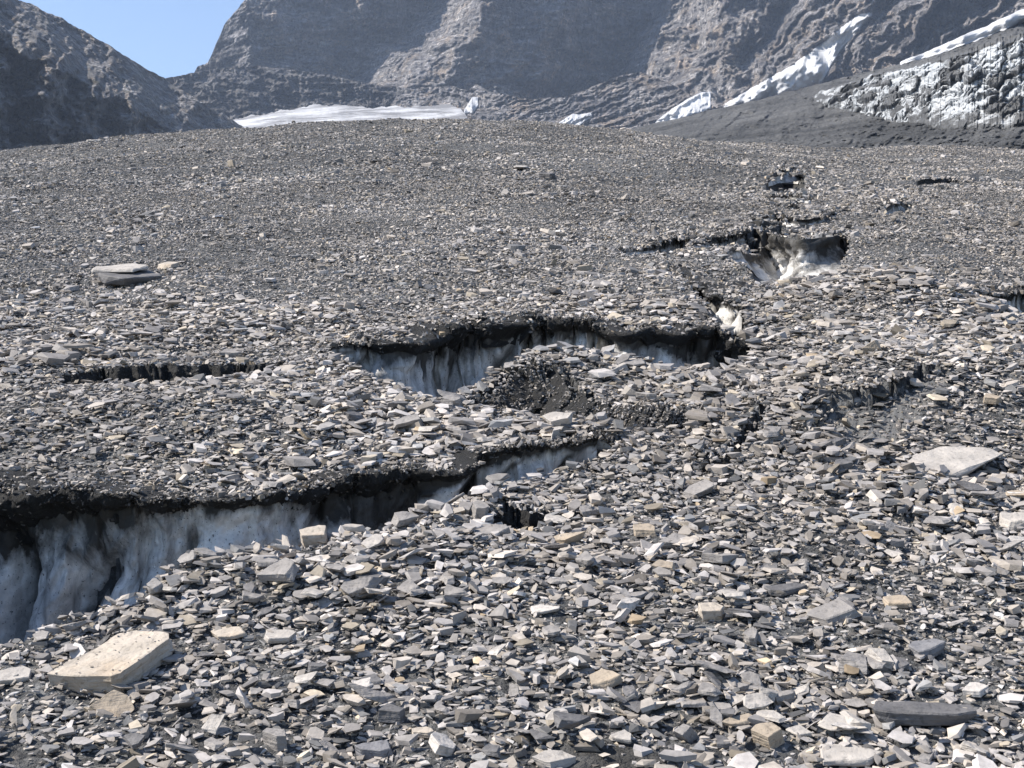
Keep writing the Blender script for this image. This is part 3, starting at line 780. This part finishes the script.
# rounded slab apron right of the snowfield
def d_apron(px, row, v):
    w1 = fbm(px / 40, row / 30, 5.0, 4)
    r = np.hypot((px - 430) / 1.6, row - 128)
    left = sstep(500, 465, px)
    d = 1080 + (120 - row) * 1.3 - (px - 440) * .22
    rib = ridged((row + .40 * px + 6 * w1) / 9.0, px / 90, 5.5, 4, .6) * 6
    return d - left * ridged(r / 8.0 + w1, px / 120, 5.5, 3) * 5 - (1 - left) * rib - ridged(px / 8, row / 8, 2.0, 4, .65) * 2.6
massif('hill', 376, 720, 420, [(376, 112), (386, 101), (402, 93), (424, 87), (450, 86), (468, 90), (476, 84), (490, 92), (530, 99), (565, 97), (590, 88), (612, 78), (640, 72), (672, 84), (720, 110)],
       [(376, 150), (720, 150)], 110, d_apron, ROCK, rag=1.0)
# left mountain flank
LF = [(-420, -190), (-200, -110), (0, -8), (22, 0), (60, 18), (104, 42), (145, 67), (186, 92), (215, 110), (247, 130), (262, 142)]
def d_left(px, row, v):
    w1 = fbm(px / 50, row / 50, 5.0, 4); w2 = fbm(px / 30 + 9, row / 30, 6.0, 4)
    t = row - np.interp(px, [p[0] for p in LF], [p[1] for p in LF]) + 12 * w1
    knee = np.interp(px, [0, 120, 250], [42, 54, 30]) * (1 + .5 * w2)
    d = 690 + np.where(px > 0, px * .85, px * .45) - np.minimum(t, knee) * 2.6 - np.maximum(t - knee, 0) * .42
    d = np.maximum(d, 330)
    a = px - .9 * row + 16 * w1
    n = ridged(a / 60, (row + px * .6) / 150, 8.0, 3) * 14
    n = n + ridged((px + .1 * row + 10 * w2) / 24, (row - .3 * px) / 80, 2.0, 5, .6) * 8 * sstep(0, 50, t)
    n = n + ridged((px + 5 * w2) / 10, (row + .5 * px) / 9, 4.0, 5, .7) * 3.6 + fbm(px / 4, row / 4, 8.0, 3, .7) * 2.5
    return d - n
massif('mountain', -420, 262, 560, LF,
       [(-420, 260), (0, 200), (262, 175)], 300, d_left, ROCK_LEFT, rag=1.6)
# moraine on the right
mo_top = [(600, 138), (622, 131), (660, 122), (700, 113), (760, 99), (830, 81), (900, 64), (960, 45), (1024, 22), (1200, -30), (1500, -90)]
mo_tx, mo_ty = [p[0] for p in mo_top], [p[1] for p in mo_top]
def d_moraine(px, row, v=None):
    t = np.interp(px, mo_tx, mo_ty)
    v = (190 - row) / (190 - t)
    d = 130 + 330 * np.clip(v, 0, 1.2) ** 1.3
    return d - (ridged((px + 1.2 * row + 15 * fbm(px / 40, row / 40, 2.0, 3)) / 55, row / 110, 3.0, 4) * 8 + fbm(px / 16, row / 7, 4.0, 5, .6) * 5.0 + fbm(px / 4, row / 2.5, 7.0, 3, .6) * 1.8 + fbm(px / 1.7, row / 1.2, 2.0, 2, .6) * 1.0)
massif('moraine', 590, 1480, 700, mo_top, [(590, 195), (1480, 190)], 220, d_moraine, mat_moraine(), kind='structure', rag=1.0)

def patch(name, f, n, depth, mat, lab, cat, lift, nx=120, nv=26, ragg=.8, rough=1.0, soft=14):
    f, n = np.array(f, float), np.array(n, float)
    px = np.linspace(max(f[0, 0], n[0, 0]), min(f[-1, 0], n[-1, 0]), nx)
    t = np.interp(px, f[:, 0], f[:, 1]) + ragg * fbm(px / 16, px * 0, 1.1, 5, .6)
    b = np.interp(px, n[:, 0], n[:, 1]) + ragg * fbm(px / 7, px * 0, 5.1, 4)
    b = np.maximum(b, t + .3)
    v = np.linspace(0, 1, nv)[:, None]
    ROW = t[None] * (1 - v) + b[None] * v; PXX = np.broadcast_to(px[None], ROW.shape)
    D = depth(PXX, ROW)
    for _ in range(soft):
        Q = np.pad(D, 1, 'edge'); Dm = (Q[1:-1, :-2] + Q[1:-1, 2:] + Q[:-2, 1:-1] + Q[2:, 1:-1]) / 4
        D = np.minimum(D, .4 * D + .6 * Dm)
    edge = np.sin(np.clip(v, 0, 1) * math.pi) ** .6 * np.clip(np.sin(np.linspace(0, math.pi, nx)), 0, 1)[None] ** .4
    D = D - lift * (edge * 1.7 - .7) + rough * fbm(PXX / 10, ROW / 5, 2.0, 4) * lift * .25
    P = ray(PXX, ROW, D)
    back = P[::-1] * 1.0; back[..., 1] += lift * 3; back[..., 2] -= lift * .4    # closed underside
    P = np.concatenate([P, back], 0)
    o = mesh_obj(name, P.reshape(-1, 3), grid_faces(*P.shape[:2])[:, ::-1], mat, smooth=True)
    return tag(o, lab, cat)
SNOW, SNOW_F = mat_snow('old_snow', .25, 10), mat_snow('firn', .95, 12, (.50, .50, .51), (.28, .42, .42))
def d_cl_s(px, row): return np.minimum(d_cliff(px, row, None, .45), d_cliff(px, row)) - 2
def d_ap_s(px, row): return d_apron(px, row, None) - 3
patch('snow_patch', [(724, 104), (760, 83), (790, 66), (818, 46), (838, 30), (858, 14), (872, 12)], [(724, 108), (760, 101), (790, 93), (822, 82), (834, 62), (846, 44), (872, 15)], d_cl_s, SNOW, 'long bright snow tongue running diagonally up the cliff foot, largest on the rock', 'snow patch', 6, rough=.35)
patch('snow_patch', [(655, 122), (680, 103), (700, 93), (711, 91)], [(655, 126), (680, 122), (700, 114), (711, 108)], lambda p, r: np.minimum(d_cl_s(p, r), d_ap_s(p, r)), SNOW, 'small triangular snow patch between snow tongue and debris crest', 'snow patch', 4)
patch('snow_patch', [(554, 126), (572, 114), (592, 113)], [(554, 130), (572, 130), (592, 117)], lambda p, r: np.minimum(d_cl_s(p, r), d_ap_s(p, r)), SNOW, 'tiny snow patch touching the crest below the big cliff', 'snow patch', 3)
patch('snow_patch', [(464, 110), (472, 98), (478, 97)], [(464, 113), (473, 113), (480, 103)], lambda p, r: d_ap_s(p, r), SNOW, 'tiny upright snow scrap at the right end of the snowfield', 'snow patch', 2, nx=30)
patch('snow_patch', [(900, 62), (940, 46), (980, 28), (1024, 9), (1150, -40)], [(900, 65), (940, 54), (980, 40), (1024, 22), (1150, -22)], lambda p, r: d_moraine(p, np.maximum(r, np.interp(p, mo_tx, mo_ty))) - 1, SNOW, 'narrow snow band slanting along the top above the icefall', 'snow patch', 3, ragg=1.2)
# snowfield in the hollow behind the crest
def d_snowf(px, row):
    t = np.interp(px, [230, 290, 340, 470], [119, 110, 105, 100])
    return 860 + 190 * np.clip((138 - row) / (138 - t), 0, 1.1) ** 1.2
o = patch('snowfield', [(222, 122), (250, 116), (290, 110), (318, 104), (345, 105), (372, 108), (400, 106), (430, 106), (448, 104), (460, 108), (467, 116)], [(222, 146), (380, 138), (440, 130), (460, 124), (467, 118)], d_snowf, SNOW_F, 'wide grey streaked snowfield lying in the hollow behind the debris crest', 'snowfield', 2.5, soft=0, nx=300, nv=70, ragg=2.2, rough=3.0)
# icefall
def vor2(x, y):
    xi, yi = np.floor(x), np.floor(y); best = np.full(x.shape, 9.0); sec = best.copy(); val = np.zeros(x.shape)
    for dx in (-1, 0, 1):
        for dy in (-1, 0, 1):
            h = _perm[(_perm[(xi + dx).astype(int) & 511] + (yi + dy).astype(int)) & 511]
            d = np.hypot(x - (xi + dx + .5 + .8 * _grad[h, 0] * .6), y - (yi + dy + .5 + .8 * _grad[h, 1] * .6))
            nb = d < best
            sec = np.where(nb, best, np.minimum(sec, d)); val = np.where(nb, h / 512.0, val); best = np.minimum(best, d)
    return best, sec - best, val
IF_T = [(812, 96), (840, 84), (870, 74), (905, 66), (960, 52), (1000, 38), (1040, 30), (1200, 10)]
IF_B = [(812, 99), (835, 104), (860, 114), (900, 120), (950, 126), (985, 127), (1024, 123), (1200, 120)]
def icefall():
    px = np.linspace(812, 1190, 620)
    t = np.interp(px, *zip(*IF_T)) + 2.5 * fbm(px / 12, px * 0, 2.2, 4); b = np.interp(px, *zip(*IF_B)) + 9 * fbm(px / 13, px * 0, 6.2, 5, .6)
    b = np.maximum(b, t + 1)
    v = np.linspace(0, 1, 230)[:, None]
    ROW = t[None] * (1 - v) + b[None] * v; PXX = np.broadcast_to(px[None], ROW.shape)
    wx = PXX + 7 * fbm(PXX / 18, ROW / 18, 1.0, 3); wy = ROW + 5 * fbm(PXX / 18, ROW / 18, 7.0, 3)
    b1, e1, v1 = vor2((wx - .4 * wy) / 24, (wy + .6 * wx) / 9)
    b2, e2, v2 = vor2((wx - .4 * wy) / 9 + 40, (wy + .6 * wx) / 4.5)
    edge = sstep(0, .18, v) * sstep(0, .4, 1 - v) * sstep(812, 850, PXX)
    blk = (v1 * .8 + .25) * sstep(0, .35, e1) + .35 * v2 * sstep(0, .3, e2)
    foot = np.polyval(np.polyfit(px - 1000, d_moraine(px, b), 3), px - 1000)
    sc = foot / F
    D = (foot - 3)[None] + (b[None] - ROW) * sc[None] * 1.3 - edge * blk * 22 * sc[None] - fbm(PXX / 6, ROW / 5, 3.0, 4) * 2.2 * sc[None]
    P = ray(PXX, ROW, D)
    P[..., 2] += edge * blk * 4 * sc[None]
    h = -.06 + .22 * (v1 - .5) + .25 * sstep(1010, 860, PXX) * (1 - 0) * .35 + (.2 * sstep(.6, 1, v)) + .35 * sstep(.12, 0, v)
    back = P[::-1] * 1.0; back[..., 1] += 14
    nh = np.concatenate([h, h[::-1]], 0)
    P = np.concatenate([P, back], 0)
    o = mesh_obj('icefall', P.reshape(-1, 3), grid_faces(*P.shape[:2])[:, ::-1], mat_icefall(), smooth=False, attrs={'h': nh.ravel()})
    tag(o, 'jagged blue white icefall streaked with black dirt on the dark moraine', 'icefall')
icefall()

# ------------------------------------------------------------------ air
def haze():
    bm = bmesh.new(); bmesh.ops.create_cube(bm, size=1)
    for v in bm.verts: v.co = Vector((v.co.x * 6000, v.co.y * 4600 + 1300, -60 if v.co.z < 0 else 700))
    me = bpy.data.meshes.new('haze'); bm.to_mesh(me); bm.free()
    m = bpy.data.materials.new('haze_air'); m.use_nodes = True; t = m.node_tree
    t.nodes.remove(t.nodes['Principled BSDF'])
    pv = t.nodes.new('ShaderNodeVolumePrincipled')
    pv.inputs['Color'].default_value = (.60, .74, 1, 1); pv.inputs['Density'].default_value = HAZE; pv.inputs['Anisotropy'].default_value = .2
    t.links.new(pv.outputs[0], t.nodes['Material Output'].inputs['Volume'])
    me.materials.append(m)
    o = bpy.data.objects.new('haze', me); COL.objects.link(o); tag(o, kind='stuff')
HAZE = .00015
haze()

# ------------------------------------------------------------------ light, sky, camera
EL = 46.0
az = Vector((-.98, -.04))                           # towards the sun in plan: from the left, slightly ahead
az.normalize()
SUN = Vector((az.x * math.cos(math.radians(EL)), az.y * math.cos(math.radians(EL)), math.sin(math.radians(EL))))
ld = bpy.data.lights.new('sun', 'SUN'); ld.energy = 5.0; ld.angle = math.radians(.53); ld.color = (1, .94, .85)
lo = bpy.data.objects.new('sun', ld); COL.objects.link(lo); lo.rotation_euler = SUN.to_track_quat('Z', 'Y').to_euler(); lo.location = (0, 0, 60)
W = bpy.data.worlds.new('World'); SC.world = W; W.use_nodes = True
nt = W.node_tree; sky = nt.nodes.new('ShaderNodeTexSky'); sky.sky_type = 'NISHITA'; sky.sun_disc = False
sky.sun_elevation = math.radians(EL); sky.sun_rotation = math.atan2(SUN.x, SUN.y); sky.altitude = 2400; sky.air_density = 1.0; sky.dust_density = .6; sky.ozone_density = 1.2
bg = nt.nodes['Background']; nt.links.new(sky.outputs[0], bg.inputs['Color']); bg.inputs['Strength'].default_value = .11
cd = bpy.data.cameras.new('camera'); cam = bpy.data.objects.new('camera', cd); COL.objects.link(cam)
cam.location = (0, 0, EYE); cam.rotation_euler = (math.radians(90), 0, 0)
cd.sensor_width = 36; cd.lens = 18 / math.tan(math.radians(20)); cd.clip_end = 9000; cd.clip_start = .05
SC.camera = cam
SC.view_settings.view_transform = 'Standard'; SC.view_settings.look = 'None'; SC.view_settings.exposure = .95; SC.view_settings.gamma = 1
SC.cycles.volume_bounces = 0
SC.cycles.max_bounces = 6
SC.cycles.use_denoising = True
